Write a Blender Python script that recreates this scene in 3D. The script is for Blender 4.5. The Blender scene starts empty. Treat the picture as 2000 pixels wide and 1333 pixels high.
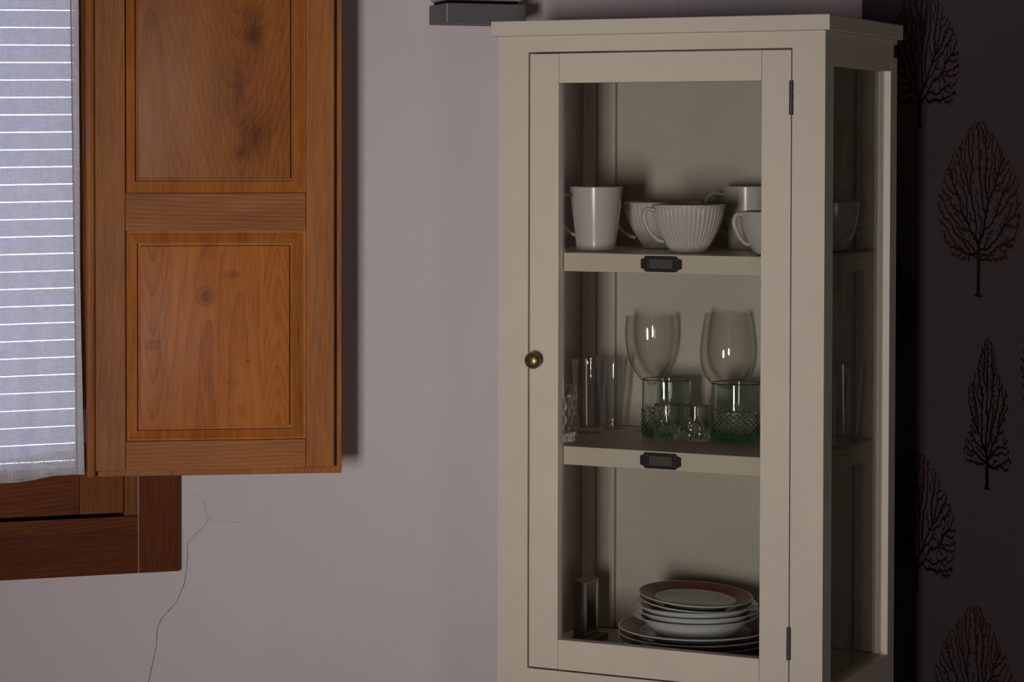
import bpy, bmesh, math, random
import numpy as np
from mathutils import Vector, Matrix

PI = math.pi
sc = bpy.context.scene
col = sc.collection
H = 1.5                                   # camera height above the floor

# ------------------------------------------------------------------ camera
F_PX, PY, PITCH, ROLL = 4832.65, 416.23, -0.02541, 0.00199
def cam_matrix():
    cp, sp = math.cos(PITCH), math.sin(PITCH); cr, sr = math.cos(ROLL), math.sin(ROLL)
    Rx = np.array([[1, 0, 0], [0, cp, sp], [0, -sp, cp]])
    Ry = np.array([[cr, 0, sr], [0, 1, 0], [-sr, 0, cr]])
    return Ry @ Rx
RC = cam_matrix()
cam = bpy.data.cameras.new('camera'); cam_o = bpy.data.objects.new('camera', cam); col.objects.link(cam_o)
cam.sensor_fit = 'HORIZONTAL'; cam.sensor_width = 36; cam.lens = F_PX / 2000 * 36
cam.shift_x = 0; cam.shift_y = -(666.5 - PY) / 2000
r, f, u = RC[0], RC[1], RC[2]
cam_o.matrix_world = Matrix(((r[0], u[0], -f[0], 0), (r[1], u[1], -f[1], 0), (r[2], u[2], -f[2], H), (0, 0, 0, 1)))
cam.clip_start = .05; cam.clip_end = 60
sc.camera = cam_o

# ------------------------------------------------------------------ world, light, exposure
wd = bpy.data.worlds.new('sky'); sc.world = wd; wd.use_nodes = True
bg = wd.node_tree.nodes['Background']; bg.inputs['Color'].default_value = (.80, .86, 1, 1); bg.inputs['Strength'].default_value = 9.0
sc.view_settings.view_transform = 'Standard'; sc.view_settings.look = 'None'
sc.cycles.transparent_max_bounces = 64; sc.cycles.max_bounces = 20; sc.cycles.transmission_bounces = 16
sc.view_settings.exposure = 0.0; sc.view_settings.gamma = 1; sc.view_settings.use_curve_mapping = False

# room directions: the corner behind the cabinet, the light wall runs left from it, the dark wall towards the camera
YAW = 0.44898
WY = PI / 4 - YAW
dL = Vector((-math.cos(WY), -math.sin(WY), 0))       # along the light wall, away from the corner
nL = Vector((math.sin(WY), -math.cos(WY), 0))        # out of the light wall into the room; also along the dark wall
COR = Vector((.706, 5.018, 0))
def room(t, n, z=0): return COR + dL * t + nL * n + Vector((0, 0, z))
ROOM_T, ROOM_N, ROOM_Z = 4.9, 6.6, 2.6

def area(name, p, target, w, h, power, color):
    l = bpy.data.lights.new(name, 'AREA'); l.shape = 'RECTANGLE'; l.size = w; l.size_y = h
    l.energy = power; l.color = color
    o = bpy.data.objects.new(name, l); col.objects.link(o); o.location = p
    o.rotation_euler = (Vector(target) - Vector(p)).to_track_quat('-Z', 'Y').to_euler()
    return o
# daylight through the two panes of a glazed balcony door behind the camera
DOOR_C = Vector((-1.33, -1.15, 0))
for k in (-1, 1):
    p = DOOR_C + dL * (.19 * k) + Vector((0, 0, .80))
    lo = area('daylight_pane', p, (.08, 4.5, 1.24), .27, 1.35, 4.9, (1, .985, .965))
    lo.data.spread = math.radians(42)      # beam narrowed so the light falls off towards the corners of the view

# added weak fill by the back wall, right behind the camera, lifting the shadows
area('fill_light', room(.75, ROOM_N - .06, .85), room(1.2, 0, .95), 1.0, 1.1, 11.5, (1, .92, .88))

# ------------------------------------------------------------------ helpers
def ray(px, py):
    c = np.array([(px - 1000) / F_PX, 1, (PY - py) / F_PX]); d = RC.T @ c
    return Vector(d)
CAM = Vector((0, 0, H))
def on_plane(px, py, P, N):
    d = ray(px, py); t = (P - CAM).dot(N) / d.dot(N); return CAM + d * t
def depth_pt(px, Y, z=0):
    d = ray(px, 293); return Vector((d.x / d.y * Y, Y, z))

def tag(o, label=None, cat=None, group=None, kind=None):
    if label: o['label'] = label
    if cat: o['category'] = cat
    if group: o['group'] = group
    if kind: o['kind'] = kind
    return o
def empty(name, loc=(0, 0, 0), rz=0.0, label=None, cat=None, group=None, kind=None):
    o = bpy.data.objects.new(name, None); o.empty_display_size = .05; col.objects.link(o)
    o.location = loc; o.rotation_euler = (0, 0, rz)
    return tag(o, label, cat, group, kind)
def link(name, me, mat, parent=None, smooth=False):
    if not isinstance(mat, (list, tuple)): mat = [mat]
    for m in mat: me.materials.append(m)
    if smooth:
        me.polygons.foreach_set('use_smooth', [True] * len(me.polygons))
    o = bpy.data.objects.new(name, me); col.objects.link(o)
    if parent: o.parent = parent
    return o
def from_bm(name, bm, mat, parent=None, smooth=False, auto=None):
    me = bpy.data.meshes.new(name); bm.normal_update(); bm.to_mesh(me); bm.free()
    o = link(name, me, mat, parent, smooth)
    if auto is not None: me.set_sharp_from_angle(angle=auto)
    return o
def add_box(bm, x0, x1, y0, y1, z0, z1, bevel=0, seg=2):
    vs = [bm.verts.new((x, y, z)) for x in (x0, x1) for y in (y0, y1) for z in (z0, z1)]
    fs = [(0, 1, 3, 2), (4, 6, 7, 5), (0, 4, 5, 1), (2, 3, 7, 6), (0, 2, 6, 4), (1, 5, 7, 3)]
    F = [bm.faces.new([vs[i] for i in f]) for f in fs]
    if bevel > 0:
        es = set(e for f_ in F for e in f_.edges)
        bmesh.ops.bevel(bm, geom=list(es), offset=bevel, segments=seg, affect='EDGES', profile=.5)
def box(name, mat, parent, x0, x1, y0, y1, z0, z1, bevel=0, seg=2):
    bm = bmesh.new(); add_box(bm, x0, x1, y0, y1, z0, z1, bevel, seg)
    o = from_bm(name, bm, mat, parent, smooth=bevel > 0)
    if bevel > 0: wn = o.modifiers.new('weighted_normals', 'WEIGHTED_NORMAL'); wn.mode = 'FACE_AREA'; wn.weight = 100
    return o
def lathe(name, prof, mat, parent, seg=64, rmod=None, auto=math.radians(40), matf=None):
    """prof: list of (r, z), bottom centre first; closes at the axis where r == 0"""
    bm = bmesh.new(); rings = []
    for i, (rr, z) in enumerate(prof):
        if rr <= 1e-6: rings.append([bm.verts.new((0, 0, z))])
        else:
            ring = []
            for k in range(seg):
                a = 2 * PI * k / seg; q = rr + (rmod(i, a, rr, z) if rmod else 0)
                ring.append(bm.verts.new((q * math.cos(a), q * math.sin(a), z)))
            rings.append(ring)
    for i in range(len(rings) - 1):
        A, B = rings[i], rings[i + 1]
        for k in range(seg):
            k2 = (k + 1) % seg
            if len(A) == 1 and len(B) == 1: continue
            if len(A) == 1: fc = bm.faces.new((A[0], B[k2], B[k]))
            elif len(B) == 1: fc = bm.faces.new((A[k], A[k2], B[0]))
            else: fc = bm.faces.new((A[k], A[k2], B[k2], B[k]))
            if matf: fc.material_index = matf(i)
    bmesh.ops.recalc_face_normals(bm, faces=bm.faces)
    return from_bm(name, bm, mat, parent, True, auto)
def tube(name, pts, rx, ry, mat, parent, seg=12, up=Vector((0, 1, 0))):
    """strap along pts, width ry along `up`, thickness rx across"""
    bm = bmesh.new(); rings = []
    pts = [Vector(p) for p in pts]
    for i, p in enumerate(pts):
        t = (pts[min(i + 1, len(pts) - 1)] - pts[max(i - 1, 0)]).normalized(); s = t.cross(up).normalized()
        rings.append([bm.verts.new(p + s * (rx * math.cos(a)) + up * (ry * math.sin(a))) for a in [2 * PI * k / seg for k in range(seg)]])
    for A, B in zip(rings, rings[1:]):
        for k in range(seg): bm.faces.new((A[k], A[(k + 1) % seg], B[(k + 1) % seg], B[k]))
    bm.faces.new(rings[0][::-1]); bm.faces.new(rings[-1])
    bmesh.ops.recalc_face_normals(bm, faces=bm.faces)
    return from_bm(name, bm, mat, parent, True)
def spline(P, n=24):
    P = [Vector(p) for p in P]; P = [P[0] * 2 - P[1]] + P + [P[-1] * 2 - P[-2]]; out = []
    m = len(P) - 3
    for s in range(m):
        for k in range(n // m + 1):
            t = k / (n // m + 1); a, b, c, d = P[s:s + 4]
            out.append(.5 * ((2 * b) + (c - a) * t + (2 * a - 5 * b + 4 * c - d) * t * t + (3 * b - a - 3 * c + d) * t ** 3))
    out.append(P[-2]); return out

# node expression helper -------------------------------------------------
class E:
    nt = None
    def __init__(s, sock): s.s = sock
    @staticmethod
    def op(o, *a, clamp=False):
        n = E.nt.nodes.new('ShaderNodeMath'); n.operation = o; n.use_clamp = clamp
        for i, v in enumerate(a):
            if isinstance(v, E): E.nt.links.new(v.s, n.inputs[i])
            else: n.inputs[i].default_value = v
        return E(n.outputs[0])
    def __add__(s, b): return E.op('ADD', s, b)
    def __radd__(s, b): return E.op('ADD', b, s)
    def __sub__(s, b): return E.op('SUBTRACT', s, b)
    def __rsub__(s, b): return E.op('SUBTRACT', b, s)
    def __mul__(s, b): return E.op('MULTIPLY', s, b)
    def __rmul__(s, b): return E.op('MULTIPLY', b, s)
def sqrt(a): return E.op('SQRT', a)
def gt(a, b): return E.op('GREATER_THAN', a, b)
def sin(a): return E.op('SINE', a)
def expn(a): return E.op('EXPONENT', a)
def vec(x, y, z):
    n = E.nt.nodes.new('ShaderNodeCombineXYZ')
    for i, v in enumerate((x, y, z)):
        if isinstance(v, E): E.nt.links.new(v.s, n.inputs[i])
        else: n.inputs[i].default_value = v
    return n.outputs[0]
def noise(v, scale, detail=3, rough=.55, dist=0):
    n = E.nt.nodes.new('ShaderNodeTexNoise'); E.nt.links.new(v, n.inputs['Vector'])
    n.inputs['Scale'].default_value = scale; n.inputs['Detail'].default_value = detail
    n.inputs['Roughness'].default_value = rough; n.inputs['Distortion'].default_value = dist
    return E(n.outputs['Fac'])
def ramp(fac, stops):
    n = E.nt.nodes.new('ShaderNodeValToRGB'); E.nt.links.new(fac.s, n.inputs[0])
    el = n.color_ramp.elements
    while len(el) < len(stops): el.new(.5)
    for e, (p, c) in zip(el, stops): e.position = p; e.color = (*c, 1)
    return n.outputs['Color']
def mixc(fac, a, b, mode='MIX'):
    n = E.nt.nodes.new('ShaderNodeMix'); n.data_type = 'RGBA'; n.blend_type = mode
    if isinstance(fac, E): E.nt.links.new(fac.s, n.inputs[0])
    else: n.inputs[0].default_value = fac
    for i, v in ((6, a), (7, b)):
        if isinstance(v, tuple): n.inputs[i].default_value = (*v, 1)
        else: E.nt.links.new(v, n.inputs[i])
    return n.outputs[2]
def bump(h, strength, dist=.001):
    n = E.nt.nodes.new('ShaderNodeBump'); E.nt.links.new(h.s, n.inputs['Height'])
    n.inputs['Strength'].default_value = strength; n.inputs['Distance'].default_value = dist
    return n.outputs[0]
def objc():
    t = E.nt.nodes.new('ShaderNodeTexCoord'); s = E.nt.nodes.new('ShaderNodeSeparateXYZ')
    E.nt.links.new(t.outputs['Object'], s.inputs[0])
    return t.outputs['Object'], E(s.outputs[0]), E(s.outputs[1]), E(s.outputs[2])
def mat(name):
    m = bpy.data.materials.new(name); m.use_nodes = True; E.nt = m.node_tree
    return m, m.node_tree.nodes['Principled BSDF']
def setp(b, **k):
    names = dict(rough='Roughness', metal='Metallic', spec='Specular IOR Level', ior='IOR', trans='Transmission Weight', coat='Coat Weight', coatr='Coat Roughness')
    for n, v in k.items():
        if n == 'color':
            if isinstance(v, tuple): b.inputs['Base Color'].default_value = (*v, 1)
            else: E.nt.links.new(v, b.inputs['Base Color'])
        elif n == 'normal': E.nt.links.new(v, b.inputs['Normal'])
        else:
            if isinstance(v, E): E.nt.links.new(v.s, b.inputs[names[n]])
            else: b.inputs[names[n]].default_value = v
def paint(name, c, rough=.5, var=.06, spec=.4, bs=.15, scale=14):
    m, b = mat(name); v, x, y, z = objc()
    n = noise(v, scale, 4); n2 = noise(v, 260, 2)
    lo = tuple(q * (1 - var) for q in c); hi = tuple(min(1, q * (1 + var)) for q in c)
    setp(b, color=ramp(n, [(.3, lo), (.7, hi)]), rough=rough, spec=spec, normal=bump(n2 * .3 + n, bs, .0006))
    return m

# ------------------------------------------------------------------ materials
def wall_mat():
    m, b = mat('wall_plaster'); v, x, y, z = objc()
    n = noise(v, 1.3, 4, .6); n2 = noise(v, 60, 4, .6); n3 = noise(v, 9, 3)
    c = ramp(n * .7 + n3 * .3, [(.3, (.565, .490, .500)), (.7, (.612, .532, .542))])
    setp(b, color=c, rough=.85, spec=.25, normal=bump(n2 + n3 * 2, .25, .0008)); return m
def wallpaper_mat():
    m, b = mat('dark_wallpaper'); v, x, y, z = objc()
    n = noise(v, 300, 2); n1 = noise(v, 3, 2)
    setp(b, color=ramp(n * .5 + n1 * .5, [(.3, (.052, .0405, .038)), (.7, (.064, .052, .049))]), rough=.62, spec=.25, normal=bump(n, .15, .0004)); return m
def wood_mat(name, dark, mid, light, strips, horiz=False, tint=.25, knots=(), rough=.38, ringamt=1.0):
    """strips: list of (x_start, arch centre, arch width c, slope, ring density, tone)"""
    m, b = mat(name); v, X, Y, Z = objc()
    uu, ww = (Z, X) if horiz else (X, Z)
    warp = noise(vec(uu * 5, ww * 1.1, Y * 3), 1.6, 3, .5)
    warp2 = noise(vec(uu * 30, ww * 5, 0.0), 1.0, 2)
    ring = None; tone = None
    for i, (xs, x0, c, s, F, tn) in enumerate(strips):
        d = uu - x0
        val = sqrt(d * d + c * c) * F + ww * s + warp * 3.2 + warp2 * .7
        if ring is None: ring = val; tone = tn
        else:
            g = gt(uu, xs)
            ring = ring + g * (val - ring); tone = tone + g * (tn - tone)
    spots = None
    for (kx, kz, rx, rz, amp) in knots:
        dx = (uu - kx) * (1 / rx); dz = (ww - kz) * (1 / rz)
        e = expn((dx * dx + dz * dz) * -1.0)
        ring = ring + e * (amp * 3)
        spots = e * abs(amp) if spots is None else spots + e * abs(amp)
    saw = E.op('FRACT', ring); line = saw * saw * saw                       # late wood line at the end of each ring
    pores = noise(vec(uu * 420, ww * 16, Y * 60), 1.0, 2, .6)
    blot = noise(vec(uu * 9, ww * 2.2, 2.0), 1.2, 3, .6)
    fac = blot * .55 + pores * .42 - line * (.17 * ringamt) + .03
    if tone is not None: fac = fac + tone
    if spots is not None: fac = fac - spots * .34
    c = ramp(fac, [(.18, dark), (.45, mid), (.75, light)])
    setp(b, color=c, rough=noise(vec(uu * 60, ww * 6, 0.0), 1, 2) * .12 + (rough + .02), spec=.19,
         normal=bump(pores * .6 - line * .4, .22, .0006)); return m
WD, WM, WL = (.105, .026, .0035), (.270, .080, .014), (.420, .152, .030)
def scl(c, k, b=1.0): return (c[0] * k, c[1] * k * (.5 + .5 * b), c[2] * k * b)
M = {}
M['wall'] = wall_mat(); M['paper'] = wallpaper_mat()
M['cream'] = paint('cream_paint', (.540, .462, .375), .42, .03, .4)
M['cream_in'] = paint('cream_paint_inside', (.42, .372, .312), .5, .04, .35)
M['white'] = paint('ceiling_white', (.45, .42, .40), .8)
M['floor'] = wood_mat('floor_wood', scl(WD, .8), scl(WM, .7), scl(WL, .7), [(0, .05, .02, 3, 60, 0)])
M['stile'] = wood_mat('shutter_stile_wood', WD, scl(WM, .95), WL, [(0, .3, .03, 1.2, 55, 0.0), (.2, .55, .05, 1.5, 60, .03)], ringamt=.5)
M['rail'] = wood_mat('shutter_rail_wood', WD, WM, WL, [(-9, -.3, .03, 3.0, 130, .02)], horiz=True, ringamt=.9)
M['casing'] = wood_mat('dark_oak_upright', scl(WD, .45, .4), scl(WM, .37, .35), scl(WL, .45, .35), [(0, .2, .02, 1.5, 90, -.04)], ringamt=.6)
M['casing_h'] = wood_mat('dark_oak_crosspiece', scl(WD, .45, .4), scl(WM, .37, .35), scl(WL, .45, .35), [(-9, .7, .02, 4, 110, -.04)], horiz=True, ringamt=.8)
M['sash_h'] = wood_mat('sash_rail_wood', scl(WD, .5, .5), scl(WM, .45, .45), scl(WL, .5, .45), [(-9, .62, .004, 14, 120, -.02)], horiz=True, ringamt=1.2)
M['sash'] = wood_mat('sash_stile_wood', scl(WD, .5), scl(WM, .5), scl(WL, .55), [(0, .2, .02, 1.5, 90, 0)], ringamt=.6)

def thin_glass(name, tint=(.95, .97, .95), refl=1.0, ior=1.5, edge=.0, edge_c=(.3, .35, .3)):
    m = bpy.data.materials.new(name); m.use_nodes = True; E.nt = m.node_tree; nt = m.node_tree
    nt.nodes.remove(nt.nodes['Principled BSDF'])
    out = nt.nodes['Material Output']
    tr = nt.nodes.new('ShaderNodeBsdfTransparent'); gl = nt.nodes.new('ShaderNodeBsdfGlossy'); gl.inputs['Roughness'].default_value = .0
    lw0 = nt.nodes.new('ShaderNodeLayerWeight'); lw0.inputs['Blend'].default_value = .5
    mx = nt.nodes.new('ShaderNodeMixShader'); R0 = ((ior - 1) / (ior + 1)) ** 2
    f_ = E.op('MINIMUM', (E.op('POWER', E(lw0.outputs['Facing']), 5.0) * (1 - R0) + R0) * refl, 1.0)
    nt.links.new(f_.s, mx.inputs[0]); nt.links.new(tr.outputs[0], mx.inputs[1]); nt.links.new(gl.outputs[0], mx.inputs[2])
    if edge > 0:
        lw = nt.nodes.new('ShaderNodeLayerWeight'); lw.inputs['Blend'].default_value = .25
        nt.links.new(mixc(E.op('MINIMUM', E(lw.outputs['Facing']) * edge, 1.0), tint, edge_c), tr.inputs['Color'])
    else: tr.inputs['Color'].default_value = (*tint, 1)
    nt.links.new(mx.outputs[0], out.inputs[0]); return m
M['pane'] = thin_glass('window_glass', (.945, .945, .925), 1.0)
M['wine'] = thin_glass('wine_glass_glass', (.995, .993, .989), 1.0, 1.5, .48, (.45, .43, .40))
M['tall'] = thin_glass('tall_glass_glass', (.988, .99, .988), 1.4, 1.5, .75, (.55, .55, .53))
def solid_glass(name, color=(1, 1, 1), vol=None, dens=0):
    m, b = mat(name); nt = m.node_tree
    setp(b, color=color, rough=.0, trans=1.0, ior=1.47)
    if vol:
        va = nt.nodes.new('ShaderNodeVolumeAbsorption'); va.inputs['Color'].default_value = (*vol, 1); va.inputs['Density'].default_value = dens
        nt.links.new(va.outputs[0], nt.nodes['Material Output'].inputs['Volume'])
    return m
M['green'] = solid_glass('green_tumbler_glass', (.97, 1, .98), (.14, .76, .48), 24)
M['clear'] = solid_glass('clear_cut_glass', (1, 1, 1), (.75, .86, .80), 12)
def china(name, c, rough=.13):
    m, b = mat(name); setp(b, color=c, rough=rough, spec=.5, coat=.3, coatr=.05); return m
M['china'] = china('white_glazed_china', (.50, .450, .425), .2)
M['china_rib'] = china('ribbed_white_china', (.51, .455, .450), .22)
M['plate'] = china('white_plate_glaze', (.60, .60, .60), .12)
m, b = mat('burgundy_rim_glaze'); setp(b, color=(.17, .030, .026), rough=.32, spec=.25); M['red'] = m
m, b = mat('aged_brass'); v, x, y, z = objc(); setp(b, color=ramp(noise(v, 90, 3), [(.3, (.16, .105, .045)), (.7, (.27, .19, .09))]), metal=.85, rough=.36); M['brass'] = m
m, b = mat('dark_bronze'); v, x, y, z = objc(); setp(b, color=ramp(noise(v, 120, 3), [(.3, (.018, .012, .012)), (.7, (.034, .024, .022))]), metal=.55, rough=.42); M['bronze'] = m
m, b = mat('hinge_metal'); setp(b, color=(.055, .032, .045), metal=.4, rough=.5); M['hinge'] = m
m, b = mat('black_plastic'); setp(b, color=(.004, .004, .006), rough=.8, spec=.05); M['black'] = m
m, b = mat('holder_card'); setp(b, color=(.050, .042, .034), rough=.6); M['card'] = m
M['grey'] = paint('grey_casing_plastic', (.105, .100, .098), .5, .05)
M['grey_l'] = paint('pale_casing_plastic', (.30, .30, .31), .45, .05)
M['slat'] = paint('roller_slat_pvc', (.66, .66, .70), .5, .02)
nt = M['slat'].node_tree; tl = nt.nodes.new('ShaderNodeBsdfTranslucent'); tl.inputs[0].default_value = (.62, .62, .72, 1); mx = nt.nodes.new('ShaderNodeMixShader'); mx.inputs[0].default_value = .40
nt.links.new(nt.nodes['Principled BSDF'].outputs[0], mx.inputs[1]); nt.links.new(tl.outputs[0], mx.inputs[2]); nt.links.new(mx.outputs[0], nt.nodes['Material Output'].inputs[0])   # thin PVC lets a little daylight through
M['frame_p'] = paint('pale_photo_frame', (.30, .26, .23), .5)
M['screen'] = china('dark_picture', (.030, .040, .038), .1)
m, b = mat('wood_block'); setp(b, color=(.16, .125, .08), rough=.5); M['block'] = m
m, b = mat('crack_line'); setp(b, color=(.16, .13, .13), rough=.9); M['crack'] = m
m, b = mat('filler_line'); setp(b, color=(.50, .36, .25), rough=.8); M['filler'] = m
m, b = mat('branch_ink'); setp(b, color=(.0035, .0028, .0035), rough=.5, spec=.3); M['ink'] = m
m, b = mat('copper_ink'); setp(b, color=(.062, .025, .018), rough=.5, spec=.3); M['copper'] = m
m, b = mat('trunk_ink'); setp(b, color=(.006, .007, .012), rough=.45, spec=.4); M['trunk'] = m

def cloth(name, c, alpha, transl, warp=1500, weft=900, amt=.16):
    m = bpy.data.materials.new(name); m.use_nodes = True; E.nt = m.node_tree; nt = m.node_tree
    nt.nodes.remove(nt.nodes['Principled BSDF']); out = nt.nodes['Material Output']
    v, X, Y, Z = objc()
    n1 = noise(vec(X * 900, Y * 900, Z * 45), 1, 2, .6); n2 = noise(vec(X * 60, Y * 60, Z * 900), 1, 2, .6); n3 = noise(vec(X * 420, Y * 1, Z * 420), 1, 2)
    wv = (n1 + n2 + n3 - 1.5)
    cc = ramp(wv * .6 + .5, [(.25, tuple(q * .80 for q in c)), (.75, tuple(min(1, q * 1.12) for q in c))])
    df = nt.nodes.new('ShaderNodeBsdfDiffuse'); nt.links.new(cc, df.inputs[0])
    tl = nt.nodes.new('ShaderNodeBsdfTranslucent'); nt.links.new(cc, tl.inputs[0])
    tp = nt.nodes.new('ShaderNodeBsdfTransparent')
    m1 = nt.nodes.new('ShaderNodeMixShader'); m1.inputs[0].default_value = transl
    nt.links.new(df.outputs[0], m1.inputs[1]); nt.links.new(tl.outputs[0], m1.inputs[2])
    m2 = nt.nodes.new('ShaderNodeMixShader')
    a = E.op('ADD', wv * (-amt * 2), alpha, clamp=True)
    nt.links.new(a.s, m2.inputs[0]); nt.links.new(m1.outputs[0], m2.inputs[1]); nt.links.new(tp.outputs[0], m2.inputs[2])
    nt.links.new(m2.outputs[0], out.inputs[0]); return m
M['sheer'] = cloth('sheer_curtain_cloth', (.80, .79, .83), .25, .30)
M['hem'] = cloth('curtain_side_hem_cloth', (.74, .69, .65), .05, .40, amt=.1)
M['seam'] = cloth('seam_thread', (.40, .39, .40), 0, .1)
M['hem_b'] = cloth('curtain_bottom_hem_cloth', (.66, .62, .60), .16, .4, amt=.45)

# ------------------------------------------------------------------ room shell
def wall_frame(name):                       # local x runs along dL, local y = -nL (into the wall), z up
    o = empty(name, (COR.x, COR.y, 0), 0, kind='structure')
    o.rotation_euler = (0, 0, math.atan2(dL.y, dL.x)); return o
# with x' = dL rotated, local +y = rot90(dL) ; check sign: rot90(dL) = (-dL.y, dL.x)
RY = Vector((-dL.y, dL.x, 0)); SGN = 1 if RY.dot(nL) > 0 else -1     # local y sign that points into the room
def lp(px, py, d):
    """pixel to (t, z) on the plane parallel to the light wall, d in front of it"""
    P = on_plane(px, py, room(0, d), nL); return (P - COR).dot(dL), P.z
tR, _ = lp(272, 1000, 0.0)                  # right side of the window opening
_, zB = lp(200, 1060, 0.0)
OP_T0, OP_T1, OP_Z0, OP_Z1 = tR, tR + 1.05, zB, H + .62
def wbox(name, m, parent, t0, t1, d0, d1, z0, z1, bevel=0, seg=2):
    a, b_ = sorted((d0 * SGN, d1 * SGN)); return box(name, m, parent, t0, t1, a, b_, z0, z1, bevel, seg)
WALL = wall_frame('wall_left')
bm = bmesh.new()
for (t0, t1, z0, z1) in ((-.15, OP_T0, 0, ROOM_Z), (OP_T1, ROOM_T + .15, 0, ROOM_Z), (OP_T0, OP_T1, 0, OP_Z0), (OP_T0, OP_T1, OP_Z1, ROOM_Z)):
    a, b_ = sorted((0, -.22 * SGN)); add_box(bm, t0, t1, a, b_, z0, z1)
from_bm('plaster', bm, M['wall'], WALL)
# slightly raised plaster band beside the corner, seen above the cabinet
t_a, _ = lp(1318, 10, 0.0)
wbox('plaster_band', M['wall'], WALL, 0.0, t_a, 0, .004, 0, ROOM_Z)
def strip_on_wall(name, pix, w, m, parent, d=.0006):
    pts = [lp(x, y, d) for x, y in pix]; dense = []
    random.seed(5)
    for (a, b_), (c, e) in zip(pts, pts[1:]):
        n = max(2, int(math.hypot(c - a, e - b_) / .006))
        for k in range(n): q = k / n; dense.append((a + (c - a) * q + random.uniform(-.0006, .0006), b_ + (e - b_) * q))
    dense.append(pts[-1]); bm = bmesh.new(); prev = None
    for i, (t, z) in enumerate(dense):
        a_ = dense[max(i - 1, 0)]; b2 = dense[min(i + 1, len(dense) - 1)]; dx, dz = b2[0] - a_[0], b2[1] - a_[1]; L = math.hypot(dx, dz) or 1
        ww = w * (.45 + .55 * random.random()) * (1 - .75 * max(0, 1 - i / 25)) / 2
        nx, nz = -dz / L * ww, dx / L * ww
        cur = (bm.verts.new((t + nx, d * SGN, z + nz)), bm.verts.new((t - nx, d * SGN, z - nz)))
        if prev: bm.faces.new((prev[0], prev[1], cur[1], cur[0]))
        prev = cur
    return from_bm(name, bm, m, parent)
strip_on_wall('crack', [(398, 978), (401, 995), (408, 1014), (393, 1034), (366, 1060), (366, 1098), (360, 1140), (345, 1176), (315, 1210), (307, 1230), (304, 1270), (290, 1333), (286, 1380)], .0016, M['crack'], WALL)
strip_on_wall('crack', [(382, 962), (392, 975), (398, 979)], .0007, M['crack'], WALL)
strip_on_wall('crack', [(408, 1016), (440, 1019), (480, 1022)], .0005, M['crack'], WALL)
strip_on_wall('crack', [(736, 290), (700, 289), (660, 287)], .0006, M['crack'], WALL)

RW = empty('wall_right', (COR.x, COR.y, 0), math.atan2(nL.y, nL.x), kind='structure')     # local x along nL
SR = 1 if Vector((-nL.y, nL.x, 0)).dot(dL) > 0 else -1
a, b_ = sorted((0, -.15 * SR)); box('wallpaper_face', M['paper'], RW, 0, ROOM_N, a, b_, 0, ROOM_Z)
wb = empty('wall_back', (0, 0, 0), 0, kind='structure')
def room_box(name, m, parent, t0, t1, n0, n1, z0, z1):
    bm = bmesh.new(); vs = [bm.verts.new(room(t, n, z)) for t in (t0, t1) for n in (n0, n1) for z in (z0, z1)]
    for f_ in [(0, 1, 3, 2), (4, 6, 7, 5), (0, 4, 5, 1), (2, 3, 7, 6), (0, 2, 6, 4), (1, 5, 7, 3)]: bm.faces.new([vs[i] for i in f_])
    bmesh.ops.recalc_face_normals(bm, faces=bm.faces); return from_bm(name, bm, m, parent)
room_box('plaster', M['wall'], wb, -.1, ROOM_T, ROOM_N, ROOM_N + .15, 0, ROOM_Z)
o = room_box('wall_far_left', M['wall'], None, ROOM_T, ROOM_T + .15, -.2, ROOM_N + .15, 0, ROOM_Z); o['kind'] = 'structure'
o = room_box('floor', M['floor'], None, -.2, ROOM_T + .2, -.3, ROOM_N + .2, -.08, 0); o['kind'] = 'structure'
o = room_box('ceiling', M['white'], None, -.2, ROOM_T + .2, -.3, ROOM_N + .2, ROOM_Z, ROOM_Z + .08); o['kind'] = 'structure'

# ------------------------------------------------------------------ printed trees on the dark wallpaper
def rp(px, py):
    P = on_plane(px, py, COR, dL); return (P - COR).dot(nL), P.z
def grow_tree(seed, hgt, half, shape, trunk, natt=1500):
    """2-D space colonisation inside the crown outline; returns segments (x0,z0,x1,z1,weight)"""
    rnd = np.random.RandomState(seed)
    att = []
    while len(att) < natt:
        z = rnd.uniform(trunk * .75, hgt); q = (z - trunk * .75) / (hgt - trunk * .75); w = half * shape(q)
        x = rnd.uniform(-1, 1)
        if rnd.rand() < .35: x = math.copysign(abs(x) ** .4, x)
        att.append((x * w, z))
    att = np.array(att)
    step = hgt / 62; infl = hgt * .11; kill = step * 1.05
    nodes = [(0.0, 0.0)]; par = [-1]
    z = 0
    while z < trunk: z += step; nodes.append((nodes[-1][0] + rnd.uniform(-.08, .08) * step, z)); par.append(len(nodes) - 2)
    for it in range(150):
        if not len(att): break
        N = np.array(nodes); d = np.hypot(att[:, None, 0] - N[None, :, 0], att[:, None, 1] - N[None, :, 1])
        near = d.argmin(1); dm = d.min(1); new = 0
        for j in np.unique(near[dm < infl]):
            v = att[(near == j) & (dm < infl)] - N[j]; v = (v / (np.hypot(v[:, 0], v[:, 1])[:, None] + 1e-9)).sum(0)
            v = v / (np.hypot(*v) + 1e-9) + rnd.uniform(-.7, .7, 2) + np.array([0, .12]); v /= np.hypot(*v)
            nodes.append(tuple(N[j] + v * step)); par.append(int(j)); new += 1
        N2 = np.array(nodes[-new:]) if new else np.zeros((0, 2))
        if new == 0: break
        dd = np.hypot(att[:, None, 0] - N2[None, :, 0], att[:, None, 1] - N2[None, :, 1]).min(1)
        att = att[dd > kill]
        if len(nodes) > 2600: break
    w = np.ones(len(nodes))
    kids = np.zeros(len(nodes))
    for i in range(len(nodes) - 1, 0, -1): w[par[i]] += w[i] * (1 if True else 0)
    return [(nodes[par[i]][0], nodes[par[i]][1], nodes[i][0], nodes[i][1], w[i]) for i in range(1, len(nodes))]
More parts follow.
